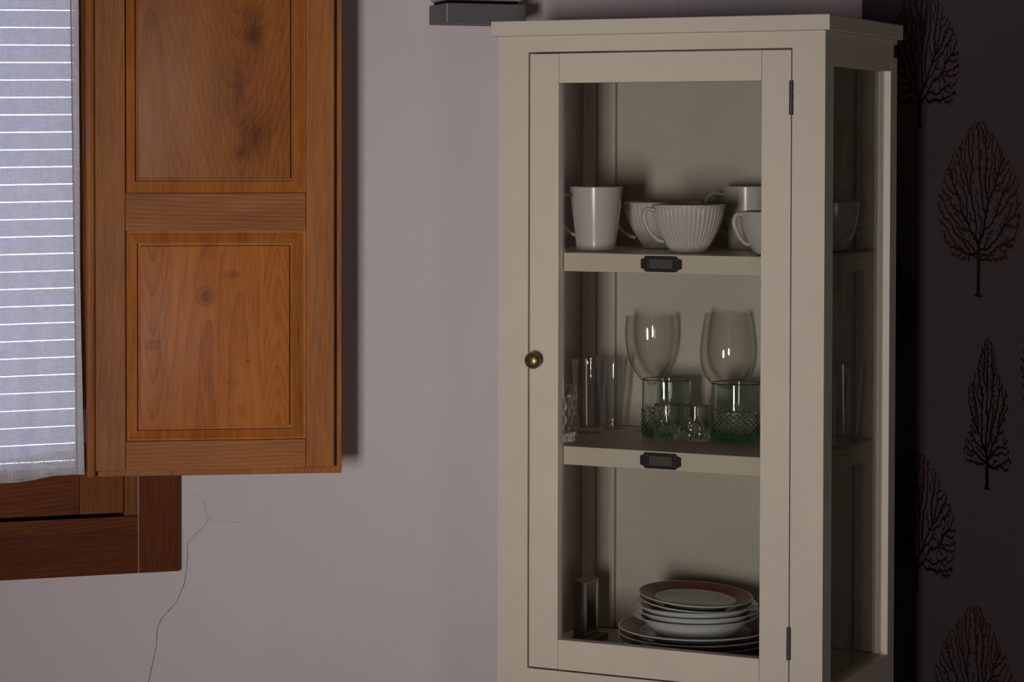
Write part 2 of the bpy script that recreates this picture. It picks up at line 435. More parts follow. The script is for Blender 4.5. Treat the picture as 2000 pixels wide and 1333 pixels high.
def tree_bms(segs, hgt, tot):
    ink, cop, trk = bmesh.new(), bmesh.new(), bmesh.new()
    def quad(bm, x0, z0, x1, z1, w0, y):
        L = math.hypot(x1 - x0, z1 - z0) or 1; nx, nz = -(z1 - z0) / L * w0, (x1 - x0) / L * w0; ex, ez = (x1 - x0) / L * w0 * .5, (z1 - z0) / L * w0 * .5
        vs = [bm.verts.new(p) for p in ((x0 + nx - ex, y, z0 + nz - ez), (x0 - nx - ex, y, z0 - nz - ez), (x1 - nx + ex, y, z1 - nz + ez), (x1 + nx + ex, y, z1 + nz + ez))]
        bm.faces.new(vs)
    for (x0, z0, x1, z1, w) in segs:
        wd_ = hgt * .0185 * (w / tot) ** .44
        wd_ = max(wd_, hgt * .0019)
        quad(trk if w > tot * .55 else ink, x0, z0, x1, z1, wd_, SR * .0009)
        if w < tot * .06: quad(cop, x0 - hgt * .003, z0 - hgt * .004, x1 - hgt * .003, z1 - hgt * .004, wd_ + hgt * .0055, SR * .0005)
    return ink, cop, trk
SHAPES = {'fan': lambda q: (math.sin(PI * min(1, q * .62 + .28)) ** .75) * (1 - q ** 5) ** .5 + .02,
          'oak': lambda q: math.sin(PI * (.14 + .80 * q)) ** .6 * (1 - q ** 4 * .75),
          'narrow': lambda q: (.92 - .25 * q + .12 * math.sin(q * 14)) * (1 - max(0, q - .55) ** 2 * 2.6) * (1 - q ** 5 * .7)}
PROTO = {}
for kind, seed, hgt, half, trunk in (('fan', 3, .272, .150, .055), ('oak', 8, .325, .158, .085), ('narrow', 12, .278, .085, .050)):
    segs = grow_tree(seed, hgt, half, SHAPES[kind], trunk); tot = max(s[4] for s in segs)
    PROTO[kind] = (tree_bms(segs, hgt, tot), hgt)
PROTO_ME = {}
for kind, (bms, hgt) in PROTO.items():
    ms = []
    for bmx, nm, mm in zip(bms, ('branches', 'copper_twigs', 'trunk'), ('ink', 'copper', 'trunk')):
        if nm == 'trunk':
            # a small flare of roots at the foot
            for dx in (-1, 1):
                vs = [bmx.verts.new((0, SR * .0009, 0.006)), bmx.verts.new((dx * hgt * .06, SR * .0009, -.0016)), bmx.verts.new((0, SR * .0009, -.0022))]; bmx.faces.new(vs)
        me = bpy.data.meshes.new(nm); bmx.normal_update(); bmx.to_mesh(me); bmx.free(); me.materials.append(M[mm]); ms.append(me)
    PROTO_ME[kind] = ms
def put_tree(kind, s, z, k=1.0):
    me = PROTO_ME[kind]
    o = bpy.data.objects.new('printed_tree', me[0]); col.objects.link(o); o.parent = RW; o.location = (s, 0, z); o.scale = (k, 1, k)
    for m_, nm in ((me[1], 'copper_twigs'), (me[2], 'trunk')):
        c = bpy.data.objects.new(nm, m_); col.objects.link(c); c.parent = o
VP = .900
for kind, px, py, k in (('fan', 1791, 1155, 1), ('oak', 1911, 578, 1), ('narrow', 1928, 955, 1)):
    s, z = rp(px, py)
    for j in (-1, 0, 1):
        if 0.3 < z + j * VP < 2.4: put_tree(kind, s, z + j * VP, k)
# the next column of the half-drop pattern on each side
s1, z1 = rp(1791, 1155); s2, z2 = rp(1911, 578); s3, z3 = rp(1928, 955)
dS = .53
for j in (-1, 0, 1, 2):
    for kind, s, z in (('fan', s1 + dS, z1 - .10), ('narrow', s3 + dS, z3 + .235), ('oak', s2 + dS, z2 + .05)):
        zz = z + (j - .5) * VP if kind != 'narrow' else z + (j - 0) * VP
        if s > .08 and .2 < zz < 2.4: put_tree(kind, s, zz)
for j in (-1, 0, 1): put_tree('oak', .078, H - .47 + j * VP)
# joint between two lengths of wallpaper
sj, _ = rp(1988, 480)
bm = bmesh.new(); add_box(bm, sj - .0006, sj + .0006, min(0, SR * .0004), max(0, SR * .0004), 0, ROOM_Z); from_bm('paper_joint', bm, M['copper'], RW)

# ------------------------------------------------------------------ window 1: casing, frame, sash
W1 = empty('window_1', (COR.x, COR.y, 0), math.atan2(dL.y, dL.x), kind='structure')
tc0, zc0 = lp(352, 1116, .013); tc1, _ = lp(271, 1000, .013)
_, zc_top = lp(268, 1036, .013)
wbox('casing_upright', M['casing'], W1, tc0, tc1, 0, .013, zc0, OP_Z1 + .09, .0015)
wbox('casing_board', M['casing_h'], W1, tc1 + .0012, OP_T1 + .09, 0, .0125, zc0, zc_top, .0015)
wbox('filler', M['filler'], W1, tc1 + .0001, tc1 + .0011, 0.001, .0122, zc0, zc_top + .14)
wbox('casing_board', M['casing_h'], W1, tc1, OP_T1 + .09, 0, .0125, OP_Z1, OP_Z1 + .09, .0015)
# fixed frame inside the opening
_, zf_top = lp(200, 1011, .010); tf1, _ = lp(243, 990, .010)
wbox('frame_sill', M['sash_h'], W1, OP_T0, OP_T1, -.07, .012, OP_Z0 - .03, zf_top, .0015)
wbox('frame_upright', M['sash'], W1, OP_T0 - .0005, tf1, -.07, .0105, zf_top + .0005, OP_Z1, .0012)
wbox('gap_backing', M['black'], W1, OP_T0, OP_T1, -.085, -.0705, OP_Z0 - .02, zf_top + .05, 0)  # added black backing, keeps sky light out of the gap under the sash
# opening sash
_, zs0 = lp(200, 1004, .010)
ts0 = tf1 + .0015; ts1, _ = lp(156, 970, .010); _, zs1 = lp(60, 925, .010)
wbox('sash_stile', M['sash'], W1, ts0, ts1, -.045, .011, zs0, OP_Z1 - .01, .0012)
wbox('sash_rail', M['sash_h'], W1, ts1 + .0004, OP_T1 - .05, -.045, .0105, zs0, zs1, .0012)
wbox('sash_stile', M['sash'], W1, OP_T1 - .05, OP_T1, -.045, .011, zs0, OP_Z1 - .01, .0012)
wbox('pane', M['pane'], W1, ts1 - .005, OP_T1 - .045, -.020, -.016, zs1 - .006, OP_Z1 - .01)

# ------------------------------------------------------------------ roller shutter outside
RS = empty('roller_shutter', (0, 0, 0), 0, 'pale closed roller shutter with daylight slits behind the sheer curtain', 'roller shutter')
RS.location = room(OP_T0 + .525, -.12, H); RS.rotation_euler = (0, 0, math.atan2(dL.y, dL.x))
pitch = (lp(0, 878, -.12)[1] - lp(0, 912, -.12)[1]); z_first = lp(0, 912, -.12)[1] - H
bm = bmesh.new()
hgt_s = pitch - .0021
n = 7; ring0 = []
for sx in (-.520, .520):
    ring = []
    for k in range(n): q = k / (n - 1); ring.append(bm.verts.new((sx, SGN * (.0045 * math.sin(PI * q)), q * hgt_s)))
    for k in range(n): q = 1 - k / (n - 1); ring.append(bm.verts.new((sx, SGN * (.0045 * math.sin(PI * q) - .006), q * hgt_s)))
    ring0.append(ring)
A, B = ring0
for k in range(len(A)): bm.faces.new((A[k], A[(k + 1) % len(A)], B[(k + 1) % len(B)], B[k]))
bm.faces.new(A); bm.faces.new(B[::-1]); bmesh.ops.recalc_face_normals(bm, faces=bm.faces)
sl = from_bm('slat', bm, M['slat'], RS, True, math.radians(40))
TILT = .013
def slat_place(o, k): o.location = (0, 0, z_first + k * pitch + .002); o.rotation_euler = (0, TILT, 0)
slat_place(sl, 0)
for k in list(range(-4, 0)) + list(range(1, 48)):
    if z_first + k * pitch > OP_Z1 - H + .03: break
    c = sl.copy(); col.objects.link(c); c.parent = RS; slat_place(c, k)

# ------------------------------------------------------------------ sheer curtain on the sash
CT = empty('sheer_curtain', (0, 0, 0), 0, 'sheer white curtain hanging over the window panes, left of the wooden shutter', 'curtain')
CT.location = room(0, 0, 0); CT.rotation_euler = (0, 0, math.atan2(dL.y, dL.x))
def edge_x(py): return 138 + 12 * (py / 880)                 # inner side of the side hem
def edge_o(py): return 153 + 3 * min(1, max(0, py / 400)) + (9 * max(0, (py - 500) / 430) ** 1.3 if py > 500 else 0)
def bot(px):
    P = [(-600, 946), (-100, 945), (0, 944.5), (31, 943.5), (70, 937.5), (96, 931), (120, 928.5), (158, 927.5), (170, 928)]
    for (a, ya), (c, yc) in zip(P, P[1:]):
        if px <= c: return ya + (yc - ya) * (px - a) / (c - a)
    return P[-1][1]
def wave(px, py):
    k = min(1, max(0, (py + 200) / 900))
    return .026 + .004 * math.sin(px * .043 + 1) * k + .0035 * math.sin(px * .11 + py * .004) * k + .005 * k * max(0, (py - 700) / 240)
def sheet(name, m, fx0, fx1, fy0, fy1, nx, ny, off=0):
    bm = bmesh.new(); g = []
    for j in range(ny + 1):
        row = []
        for i in range(nx + 1):
            py = fy0(0) + (fy1(0) - fy0(0)) * j / ny
            px = fx0(py) + (fx1(py) - fx0(py)) * i / nx
            py = fy0(px) + (fy1(px) - fy0(px)) * j / ny
            d = wave(px, py) + off; t, z = lp(px, py, d); row.append(bm.verts.new((t, d * SGN, z)))
        g.append(row)
    for j in range(ny):
        for i in range(nx): bm.faces.new((g[j][i], g[j][i + 1], g[j + 1][i + 1], g[j + 1][i]))
    return from_bm(name, bm, m, CT, True)
HB = 47
TOPY = -620
sheet('cloth', M['sheer'], lambda y: -900, edge_x, lambda x: TOPY, lambda x: bot(x) - HB, 90, 60)
sheet('side_hem', M['hem'], edge_x, edge_o, lambda x: TOPY, lambda x: bot(x), 4, 80, .0006)
sheet('bottom_hem', M['hem_b'], lambda y: -900, edge_x, lambda x: bot(x) - HB, lambda x: bot(x), 90, 8, .0006)
# a seam line stitched just inside the side hem
sheet('seam', M['seam'], lambda y: edge_x(y) - 1.5, lambda y: edge_x(y) + 1.5, lambda x: TOPY, lambda x: bot(x), 1, 60, .0014)
# rod
pr = lp(150, TOPY + 6, .026)[1]
bm = bmesh.new(); add_box(bm, lp(170, 0, .02)[0], OP_T1, min(.018 * SGN, .034 * SGN), max(.018 * SGN, .034 * SGN), pr - .006, pr + .006, .003)
from_bm('curtain_rod', bm, M['brass'], CT, True)

# ------------------------------------------------------------------ wooden shutter, folded open to the right
SA = math.radians(8.5); sX = Vector((math.cos(SA), math.sin(SA), 0)); sN = Vector((math.sin(SA), -math.cos(SA), 0))
P0 = on_plane(168, 600, room(0, .030 + .036), nL)
SH = empty('wooden_shutter', (P0.x, P0.y, H), SA, 'reddish-brown panelled wooden shutter folded open beside the sheer curtain', 'shutter')
def sp(px, py, y=0):
    """pixel to shutter-local (x, z) on its plane local y (y runs into the wall)"""
    P = on_plane(px, py, P0 - sN * y, sN); return (P - P0).dot(sX), P.z - H
xl, _ = sp(186, 600); x_st, _ = sp(245, 650); x_sr, _ = sp(597.5, 650); xr, _ = sp(653.5, 600)
zb = sp(420, 918)[1]; z_r1 = sp(420, 861)[1]; z_m0 = sp(420, 451.5)[1]; z_m1 = sp(420, 378)[1]
z_top = .62; z_t0 = z_top - .065
xR, _ = sp(667.5, 600, .020); zBt = sp(420, 928.5, .020)[1]
T = .020
lam = .002
box('stile', M['stile'], SH, .0165, x_st, 0, T, zb, z_top, .0014)
box('stile', M['stile'], SH, x_sr, xr, 0, T, zb, z_top, .0028, 3)
# bead down the hinge side
bm = bmesh.new(); add_box(bm, 0, .0163, .0012, .032, zBt, z_top, .004, 4); from_bm('bead', bm, M['stile'], SH, True, math.radians(35))
box('rail', M['rail'], SH, x_st + .0004, x_sr - .0004, .0006, T, zb, z_r1, .0009)
box('rail', M['rail'], SH, x_st + .0004, x_sr - .0004, .0004, T, z_m0, z_m1, .0009)
box('rail', M['rail'], SH, x_st + .0004, x_sr - .0004, .0004, T, z_t0, z_top, .0009)
box('back_rebate', M['stile'], SH, .0165, xR, T + .0008, .034, zBt, z_top, .0012)
fx = lambda px: sp(px, 650)[0]; fz = lambda py: sp(420, py)[1]
def panel(name, x0, x1, z0, z1, fx0, fx1, fz0, fz1, m_f, m_bev):
    # sloping bevel: deep at the opening, rising to a thin bead, then a groove and the raised field
    p = empty(name, (0, 0, 0)); p.parent = SH
    def ringpts(ax0, ax1, az0, az1, y): return [(ax0, y, az0), (ax1, y, az0), (ax1, y, az1), (ax0, y, az1)]
    g = .0046
    steps = [(0, .0085), (.0012, .0075)]
    def lerp(k): return (x0 + (fx0 - g - x0) * k, x1 + (fx1 + g - x1) * k, z0 + (fz0 - g - z0) * k, z1 + (fz1 + g - z1) * k)
    prof = [(0, .0125), (.06, .0110), (.5, .0062), (.86, .0028), (.93, .0024), (.985, .0034), (1.0, .0098)]
    bm = bmesh.new(); rings = []
    for k, y in prof: rings.append([bm.verts.new(q) for q in ringpts(*lerp(k), y)])
    quads = {0: 'bottom', 1: 'right', 2: 'top', 3: 'left'}
    for A, B in zip(rings, rings[1:]):
        for i in range(4): fc = bm.faces.new((A[i], A[(i + 1) % 4], B[(i + 1) % 4], B[i])); fc.material_index = 1 if i in (0, 2) else 0
    bmesh.ops.recalc_face_normals(bm, faces=bm.faces)
    o = from_bm('bevel', bm, [m_bev, m_bev], p, True, math.radians(20))
    bm = bmesh.new(); add_box(bm, x0 - .004, x1 + .004, .0100, .0185, z0 - .004, z1 + .004); from_bm('core', bm, m_f, p)
    bm = bmesh.new(); add_box(bm, fx0, fx1, .0014, .0105, fz0, fz1, .0016, 3); from_bm('field', bm, m_f, p, True, math.radians(40))
    return p
s_ = lambda px: fx(px)
lowF = wood_mat('lower_panel_wood', scl(WD, 1.4), scl(WM, 1.42, .9), scl(WL, 1.3, .9),
    [(-1, fx(300), .012, -14, 95, -.03), (fx(330), fx(400), .06, 3, 70, .03), (fx(425), fx(470), .05, 3, 80, .05), (fx(515), fx(544), .010, 20, 130, .0)],
    knots=[(fx(402), fz(580), .011, .014, .7), (fx(455), fz(537), .012, .006, .45), (fx(484), fz(706), .0035, .003, 1.0), (fx(300), fz(672), .010, .008, .4), (fx(450), fz(748), .012, .006, .3), (fx(470), fz(805), .008, .01, .3)], ringamt=.8)
upF = wood_mat('upper_panel_wood', scl(WD, 1.1), scl(WM, 1.0), scl(WL, 1.0),
    [(-1, fx(300), .03, 4, 70, -.02), (fx(330), fx(470), .014, -22, 85, -.03)],
    knots=[(fx(497), fz(65), .020, .022, .9), (fx(492), fz(25), .02, .015, .5), (fx(500), fz(265), .028, .035, .7), (fx(465), fz(180), .015, .05, .5), (fx(470), fz(300), .014, .012, -.6)], ringamt=.65)
bev = wood_mat('bevel_wood', WD, scl(WM, 1.12), scl(WL, 1.1), [(0, .3, .03, 1.2, 60, .03)], ringamt=.4)
panel('panel', x_st, x_sr, z_r1, z_m0, fx(273.5), fx(565.5), fz(834.5), fz(480.5), lowF, bev)
panel('panel', x_st, x_sr, z_m1, z_t0, fx(269.5), fx(567.5), fz(349), z_t0 - .030, upF, bev)
# hinges that carry the shutter on the sash
for zz in (-.50, .02, .48):
    Pm = room(0, .011); dd = .034
    bm = bmesh.new(); bmesh.ops.create_cone(bm, cap_ends=True, segments=16, radius1=.005, radius2=.005, depth=.06, matrix=Matrix.Translation((.0005, .0300, zz)))
    from_bm('hinge', bm, M['hinge'], SH, True, math.radians(40))

# ------------------------------------------------------------------ grey box on the wall, cut by the top of the frame
tb, _ = lp(838, 30, 0.0); tb -= 0
WU = empty('wall_unit', room(tb - .078, 0, H), math.atan2(dL.y, dL.x), 'small grey box with paler upper housing, fixed to the wall left of the cabinet top', 'wall unit')
def ubox(name, m, x0, x1, d0, d1, z0, z1, bv=.0015, seg=2, parent=None):
    a, b_ = sorted((d0 * SGN, d1 * SGN)); return box(name, m, parent or WU, x0, x1, a, b_, z0, z1, bv, seg)
ubox('base_housing', M['grey'], -.078, .078, 0, .111, .2375, .2740, .0016)
ubox('edge_highlight', M['grey_l'], .0765, .0785, .1095, .1125, .2385, .2730, .0006)  # pale strip that paints the highlight along the corner edge
ubox('upper_housing', M['grey_l'], -.074, .0765, 0, .108, .2800, .44, .005, 4)
ubox('gap_plate', M['black'], -.066, .068, 0, .098, .2740, .2800, 0)

# ------------------------------------------------------------------ display cabinet
CW, CS = .60934, .40997
cor = Vector((.52447, 4.15, 0)); Fv = Vector((-math.cos(YAW), math.sin(YAW), 0)); Bv = Vector((math.sin(YAW), math.cos(YAW), 0))
ORG = cor + Fv * CW
CAB = empty('display_cabinet', (ORG.x, ORG.y, 0), -YAW, 'tall cream painted display cabinet with glazed door and sides, set across the corner', 'cabinet')
def cb(name, x0, x1, y0, y1, z0, z1, m='cream', bevel=.0012, parent=None, seg=2):
    return box(name, M[m], parent or CAB, x0, x1, y0, y1, z0 + H, z1 + H, bevel, seg)
KX0, KX1, KY0 = -.0100, .6205, -.0122
cb('top_board', KX0, KX1, KY0, CS, .2020, .2288, bevel=.002)
LOW = -1.44
bm = bmesh.new()
for (x0, x1, y1, z0, z1) in ((0, .0590, .0443, LOW, .2018), (.5512, CW, .0443, LOW, .2018), (.0590, .5512, .022, .1736, .2018), (.0590, .5512, .022, -.99, -.9232)):
    add_box(bm, x0, x1, 0, y1, z0 + H, z1 + H)
from_bm('face_frame', bm, M['cream'], CAB)
cb('post', 0, .027, .3701, CS, LOW, .2018)
cb('post', CW - .027, CW, .3701, CS, LOW, .2018)
for x0, x1 in ((0, .027), (CW - .027, CW)):
    cb('side_rail', x0, x1, .0445, .3699, .1439, .2018)
    cb('side_rail', x0, x1, .0445, .3699, -1.02, -.9175)
    cb('side_panel', x0 + .008, x1 - .008, .0445, .3699, LOW + .05, -1.0205)
    xm = (x0 + x1) / 2
    cb('side_pane', xm - .0015, xm + .0015, .0435, .3710, -.9175, .1439, 'pane', 0)
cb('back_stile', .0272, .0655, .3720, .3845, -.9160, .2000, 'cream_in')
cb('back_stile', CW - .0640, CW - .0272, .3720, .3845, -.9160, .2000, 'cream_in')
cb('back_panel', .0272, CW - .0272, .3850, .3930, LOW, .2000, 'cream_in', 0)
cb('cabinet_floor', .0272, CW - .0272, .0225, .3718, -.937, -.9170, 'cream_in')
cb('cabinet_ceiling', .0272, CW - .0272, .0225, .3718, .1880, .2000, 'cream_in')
cb('catch', CW, CW + .006, .3860, .4060, .1690, .1920, 'black', .002)
# lower part, below the frame
cb('drawer', .0610, .5492, .0005, .020, -1.20, -.9925)
cb('drawer', .0610, .5492, .0005, .020, -1.41, -1.2035)
cb('bottom_board', .0592, .5510, .0225, .3718, LOW, LOW + .02)
cb('foot', .005, .050, .005, .040, -H, LOW); cb('foot', .559, .604, .005, .040, -H, LOW)
cb('foot', .003, .025, .372, .405, -H, LOW); cb('foot', .584, .606, .372, .405, -H, LOW)
# shelves with bronze label holders
Z1, Z2, ZF = -.1817, -.5262, -.9170
def shelf(zt):
    s = cb('shelf', .0275, CW - .0275, .0290, .3715, zt - .0330, zt, 'cream', .0010)
    zc = H + zt - .0165; xc = .3025
    bm = bmesh.new(); hw, hh = .0385, .0140
    pr_ = [(-hw, -.0075), (-hw + .0025, -.0088), (-hw + .0065, -.0100), (-hw + .010, -hh), (hw - .010, -hh), (hw - .0065, -.0100), (hw - .0025, -.0088), (hw, -.0075),
           (hw, .0075), (hw - .0025, .0088), (hw - .0065, .0100), (hw - .010, hh), (-hw + .010, hh), (-hw + .0065, .0100), (-hw + .0025, .0088), (-hw, .0075)]
    fr = [bm.verts.new((xc + x, .0275, zc + z)) for x, z in pr_]; bk = [bm.verts.new((xc + x, .0289, zc + z)) for x, z in pr_]
    bm.faces.new(fr); bm.faces.new(bk[::-1])
    for i in range(len(fr)): bm.faces.new((fr[i], bk[i], bk[(i + 1) % len(fr)], fr[(i + 1) % len(fr)]))
    # raised window frame of the holder
    for (x0, x1, z0, z1) in ((-.0300, -.0225, -.0125, .0135), (.0225, .0300, -.0125, .0135), (-.0225, .0225, -.0135, -.0085), (-.0225, .0225, .0085, .0135)):
        add_box(bm, xc + x0, xc + x1, .0240, .0276, zc + z0, zc + z1, .0007)
    bmesh.ops.recalc_face_normals(bm, faces=bm.faces)
    from_bm('label_holder', bm, M['bronze'], s, False)['label'] = 'dark bronze label holder'
    c = box('label_card', M['card'], s, xc - .0222, xc + .0222, .0268, .0276, zc - .0083, zc + .0083)
shelf(Z1); shelf(Z2)
# door
DR = empty('door', (0, 0, 0)); DR.parent = CAB
DX0, DX1, DZ0, DZ1 = .0620, .5492, -.9205, .1705
cb('stile', DX0, .1181, -.0006, .0215, DZ0, DZ1, bevel=.0016, parent=DR)
cb('stile', .4962, DX1, -.0006, .0215, DZ0, DZ1, bevel=.0016, parent=DR)
cb('rail', .1184, .4959, 0, .0215, .1185, DZ1, bevel=.0009, parent=DR)
cb('rail', .1184, .4959, 0, .0215, DZ0, -.8673, bevel=.0009, parent=DR)
cb('door_pane', .1120, .5020, .0130, .0160, -.8723, .1235, 'pane', 0, parent=DR)
for za, zb2 in ((.0600, .1185), (-.8640, -.8080)):
    bm = bmesh.new(); h_ = (zb2 - za) / 3
    for k in range(3):
        bmesh.ops.create_cone(bm, cap_ends=True, segments=14, radius1=.0036, radius2=.0036, depth=h_ * .96, matrix=Matrix.Translation((.5503, -.0026, H + za + h_ * (k + .5))))
    add_box(bm, .5492, .5514, -.001, .018, H + za, H + zb2)
    from_bm('hinge', bm, M['hinge'], DR, True, math.radians(40))['label'] = 'dark metal hinge'
kb = lathe('knob', [(0, 0), (.0085, 0), (.0085, .002), (.0060, .004), (.0055, .009), (.0095, .0125), (.0135, .0165), (.0150, .0215), (.0140, .0265), (.0105, .0300), (.0055, .0318), (0, .0322)], M['brass'], DR, 40)
kb.location = (.0792, -.0005, H - .3716); kb.rotation_euler = (PI / 2, 0, 0); kb['label'] = 'round aged brass knob'

# ------------------------------------------------------------------ things in the cabinet
def spot(px, Y, z): P = depth_pt(px, Y); return Vector((P.x, P.y, z + H))
def to_cab(P): q = P - ORG; return round(q.dot(-Fv), 3), round(q.dot(Bv), 3)
LOG = []
def put(name, px, Y, z, label, cat, group=None, rz=0):
    P = spot(px, Y, z); LOG.append((name, px, to_cab(P)))
    return empty(name, P, rz, label, cat, group)

def wall_prof(outer, th, foot=None):
    """outer profile bottom->top as (r,z); returns closed profile with inner wall of thickness th"""
    inner = [(max(r_ - th, 0), z_) for r_, z_ in outer if z_ > th * 1.4]
    rim_r = outer[-1][0] - th / 2; rim_z = outer[-1][1] + th * .35
    prof = [(0, outer[0][1])] + outer + [(rim_r, rim_z)] + inner[::-1] + [(0, max(th * 1.5, inner[0][1] * .9))]
    return prof
def smoothp(P, n=40):
    pts = spline([(p[0], p[1], 0) for p in P], n); return [(max(0, p.x), p.y) for p in pts]

def tapered_mug(px, Y, label, rz, k=1.0):
    o = put('mug', px, Y, Z1, label, 'mug', 'tall white mugs on the top shelf', rz)
    outer = smoothp([(.0335, .0), (.0355, .003), (.0372, .02), (.0425, .065), (.0478, .115)], 24)
    lathe('body', wall_prof(outer, .0035), M['china'], o, 72)
    tube('handle', spline([(-.0445, 0, .100), (-.064, 0, .102), (-.077, 0, .088), (-.072, 0, .060), (-.052, 0, .036), (-.0385, 0, .028)], 30), .0035, .0075, M['china'], o)
    return o
tapered_mug(1165, 4.47, 'tall white tapered mug at the left end of the top shelf', .12)
tapered_mug(1461, 4.558, 'tall white tapered mug at the back, behind the smooth white cup', .05)

def ribbed_cup(px, Y, label, rz, k=1.0):
    o = put('ribbed_cup', px, Y, Z1, label, 'cup', 'ribbed white cups on the top shelf', rz)
    base = [(.0285, 0), (.0325, .0015), (.0345, .006), (.0440, .022), (.0545, .042), (.0620, .064), (.0650, .085)]
    base = [(a * k, c * (1 if k == 1 else 1.0)) for a, c in base]
    outer = smoothp(base, 30); N = len(outer)
    def rm(i, a, r_, z):
        if i <= 1 or i > N: return 0
        q = min(1, z / .012) * min(1, max(0, (.0835 - z) / .004))
        return -.0016 * (1 - abs(math.cos(a * 22)) ** .8) * q
    lathe('body', wall_prof(outer, .0038), M['china_rib'], o, 352, rm, math.radians(60))
    h = [(-.0635, 0, .076), (-.078, 0, .078), (-.0835, 0, .064), (-.074, 0, .040), (-.058, 0, .024), (-.0465, 0, .020)]
    tube('handle', spline([(a * k, b2, c) for a, b2, c in h], 30), .0034, .0062, M['china_rib'], o)
    return o
ribbed_cup(1345, 4.39, 'white ribbed cup at the front of the top shelf, right of centre', .25)
ribbed_cup(1296, 4.59, 'white ribbed cup behind the tall mug, partly hidden by the front ribbed cup', .10, 1.13)

def smooth_cup(px, Y, label, rz, r_, h_):
    o = put('smooth_cup', px, Y, Z1, label, 'cup', 'smooth white cups on the top shelf', rz)
    base = [(.42, 0), (.50, .012), (.60, .08), (.80, .32), (.94, .62), (1.0, .99)]
    outer = smoothp([(a * r_, c * h_) for a, c in base], 30)
    lathe('body', wall_prof(outer, .0036), M['china'], o, 72)
    h = [(-.96, .0, .93), (-1.14, 0, .93), (-1.22, 0, .74), (-1.10, 0, .48), (-.92, 0, .30), (-.76, 0, .24)]
    tube('handle', spline([(a * r_, b2, c * h_) for a, b2, c in h], 30), .0034, .0065, M['china'], o)
    return o
smooth_cup(1513, 4.285, 'smooth white cup at the front, cut off by the right door stile', .2, .0600, .0765)
smooth_cup(1623, 4.45, 'smooth white cup seen through the right side glass', -.9, .0520, .0900)

def wine(px, Y, label, prof, z=Z2):
    o = put('wine_glass', px, Y, z, label, 'wine glass', 'stemmed glasses on the middle shelf')
    foot = [(0.0305, 0), (.0310, .0012), (.020, .0035), (.0065, .008), (.0040, .016), (.0036, .050), (.0042, .078)]
    outer = smoothp(foot, 24) + smoothp(prof, 34)
    top = outer[-1][1]
    inner = [(r_ - .0011, z_) for r_, z_ in smoothp(prof, 34) if r_ > .0075]
    inner[0] = (0.0, inner[0][1] + .0005)
    lathe('bowl', [(0, 0)] + outer + [(outer[-1][0] - .0006, top + .0006)] + inner[::-1], M['wine'], o, 80)
    return o
wine(1271, 4.635, 'stemmed glass with a straight-sided bowl, behind the left green tumbler', [(.0044, .080), (.0085, .086), (.0250, .105), (.0400, .132), (.0462, .165), (.0470, .190), (.0450, .2155)])
wine(1420, 4.58, 'rounder stemmed glass narrowing at the rim, behind the right green tumbler', [(.0044, .079), (.0085, .084), (.0280, .094), (.0430, .115), (.0490, .142), (.0480, .170), (.0440, .200), (.0394, .2245)])

def tumbler(px, Y, label, rz):
    o = put('green_tumbler', px, Y, Z2, label, 'tumbler', 'green glass tumblers on the middle shelf', rz)
    R_ = .0450; Ht = .1050
    zs = [0, .0006, .0015, .003] + list(np.linspace(.005, .0535, 40)) + [.056, .060, .075, .09, .1005, .1025, Ht - .0010]
    outer = [(R_ * (.955 if z < .0006 else .975 if z < .0012 else .99 if z < .002 else 1), z) for z in zs]
    nO = len(outer)
    def rm(i, a, r_, z):
        if i < 3 or i > nO or z > .055: return 0
        q = min(1, (z - .003) / .003) * min(1, (.0555 - z) / .006)
        u_ = a * 12 + z * 330; v_ = a * 12 - z * 330
        return q * (.0011 * min(abs(math.sin(u_)), abs(math.sin(v_))) - .0004) * 2.6
    th = .0023
    inner = [(R_ - th, Ht - .001), (R_ - th, .1022), (R_ - th, .100), (R_ - th, .06), (R_ - th - .0004, .03), (R_ - th - .0010, .018), (R_ - .0055, .0135), (R_ - .009, .0118), (R_ - .016, .0110), (0, .0106)]
    lathe('glass_body', [(0, .001)] + outer + [(R_ - th / 2, Ht)] + inner, M['green'], o, 240, rm, math.radians(50))
    return o
tumbler(1303.5, 4.555, 'green glass tumbler with diamond cutting, behind the small shot glasses', 0.1)
tumbler(1440.5, 4.485, 'green glass tumbler with diamond cutting, beside the right door stile', .3)

def shot(px, Y, label, rz):
    o = put('shot_glass', px, Y, Z2, label, 'shot glass', 'small cut shot glasses on the middle shelf', rz)
    zs = list(np.linspace(0, .066, 34)); R_ = .0250
    outer = []
    for z in zs:
        q = z / .066
        outer.append((R_ * (1.0 - .07 * q - .25 * max(0, 1 - q / .22) ** 2.2), z))
    n_ = len(outer)
    def rm(i, a, r_, z):
        if i < 1 or i > n_: return 0
        q = max(0, 1 - z / .052); return -.0019 * abs(math.sin(a * 6 + .3)) ** 2 * min(1, q * 2.4) + .0007 * math.sin(a * 12 + z * 260) * min(1, q * 2)
    inner = [(.0212, .065), (.02115, .0635), (.0211, .061), (.0208, .045), (.0190, .025), (.0130, .0165), (0, .0145)]
    lathe('glass_body', [(0, .001)] + outer[1:] + [(.0223, .0665)] + inner, M['clear'], o, 144, rm, math.radians(40))
    return o
shot(1305, 4.475, 'small cut shot glass, the left one in front of the green tumblers', 0)
shot(1362, 4.455, 'small cut shot glass, the right one in front of the green tumblers', .4)

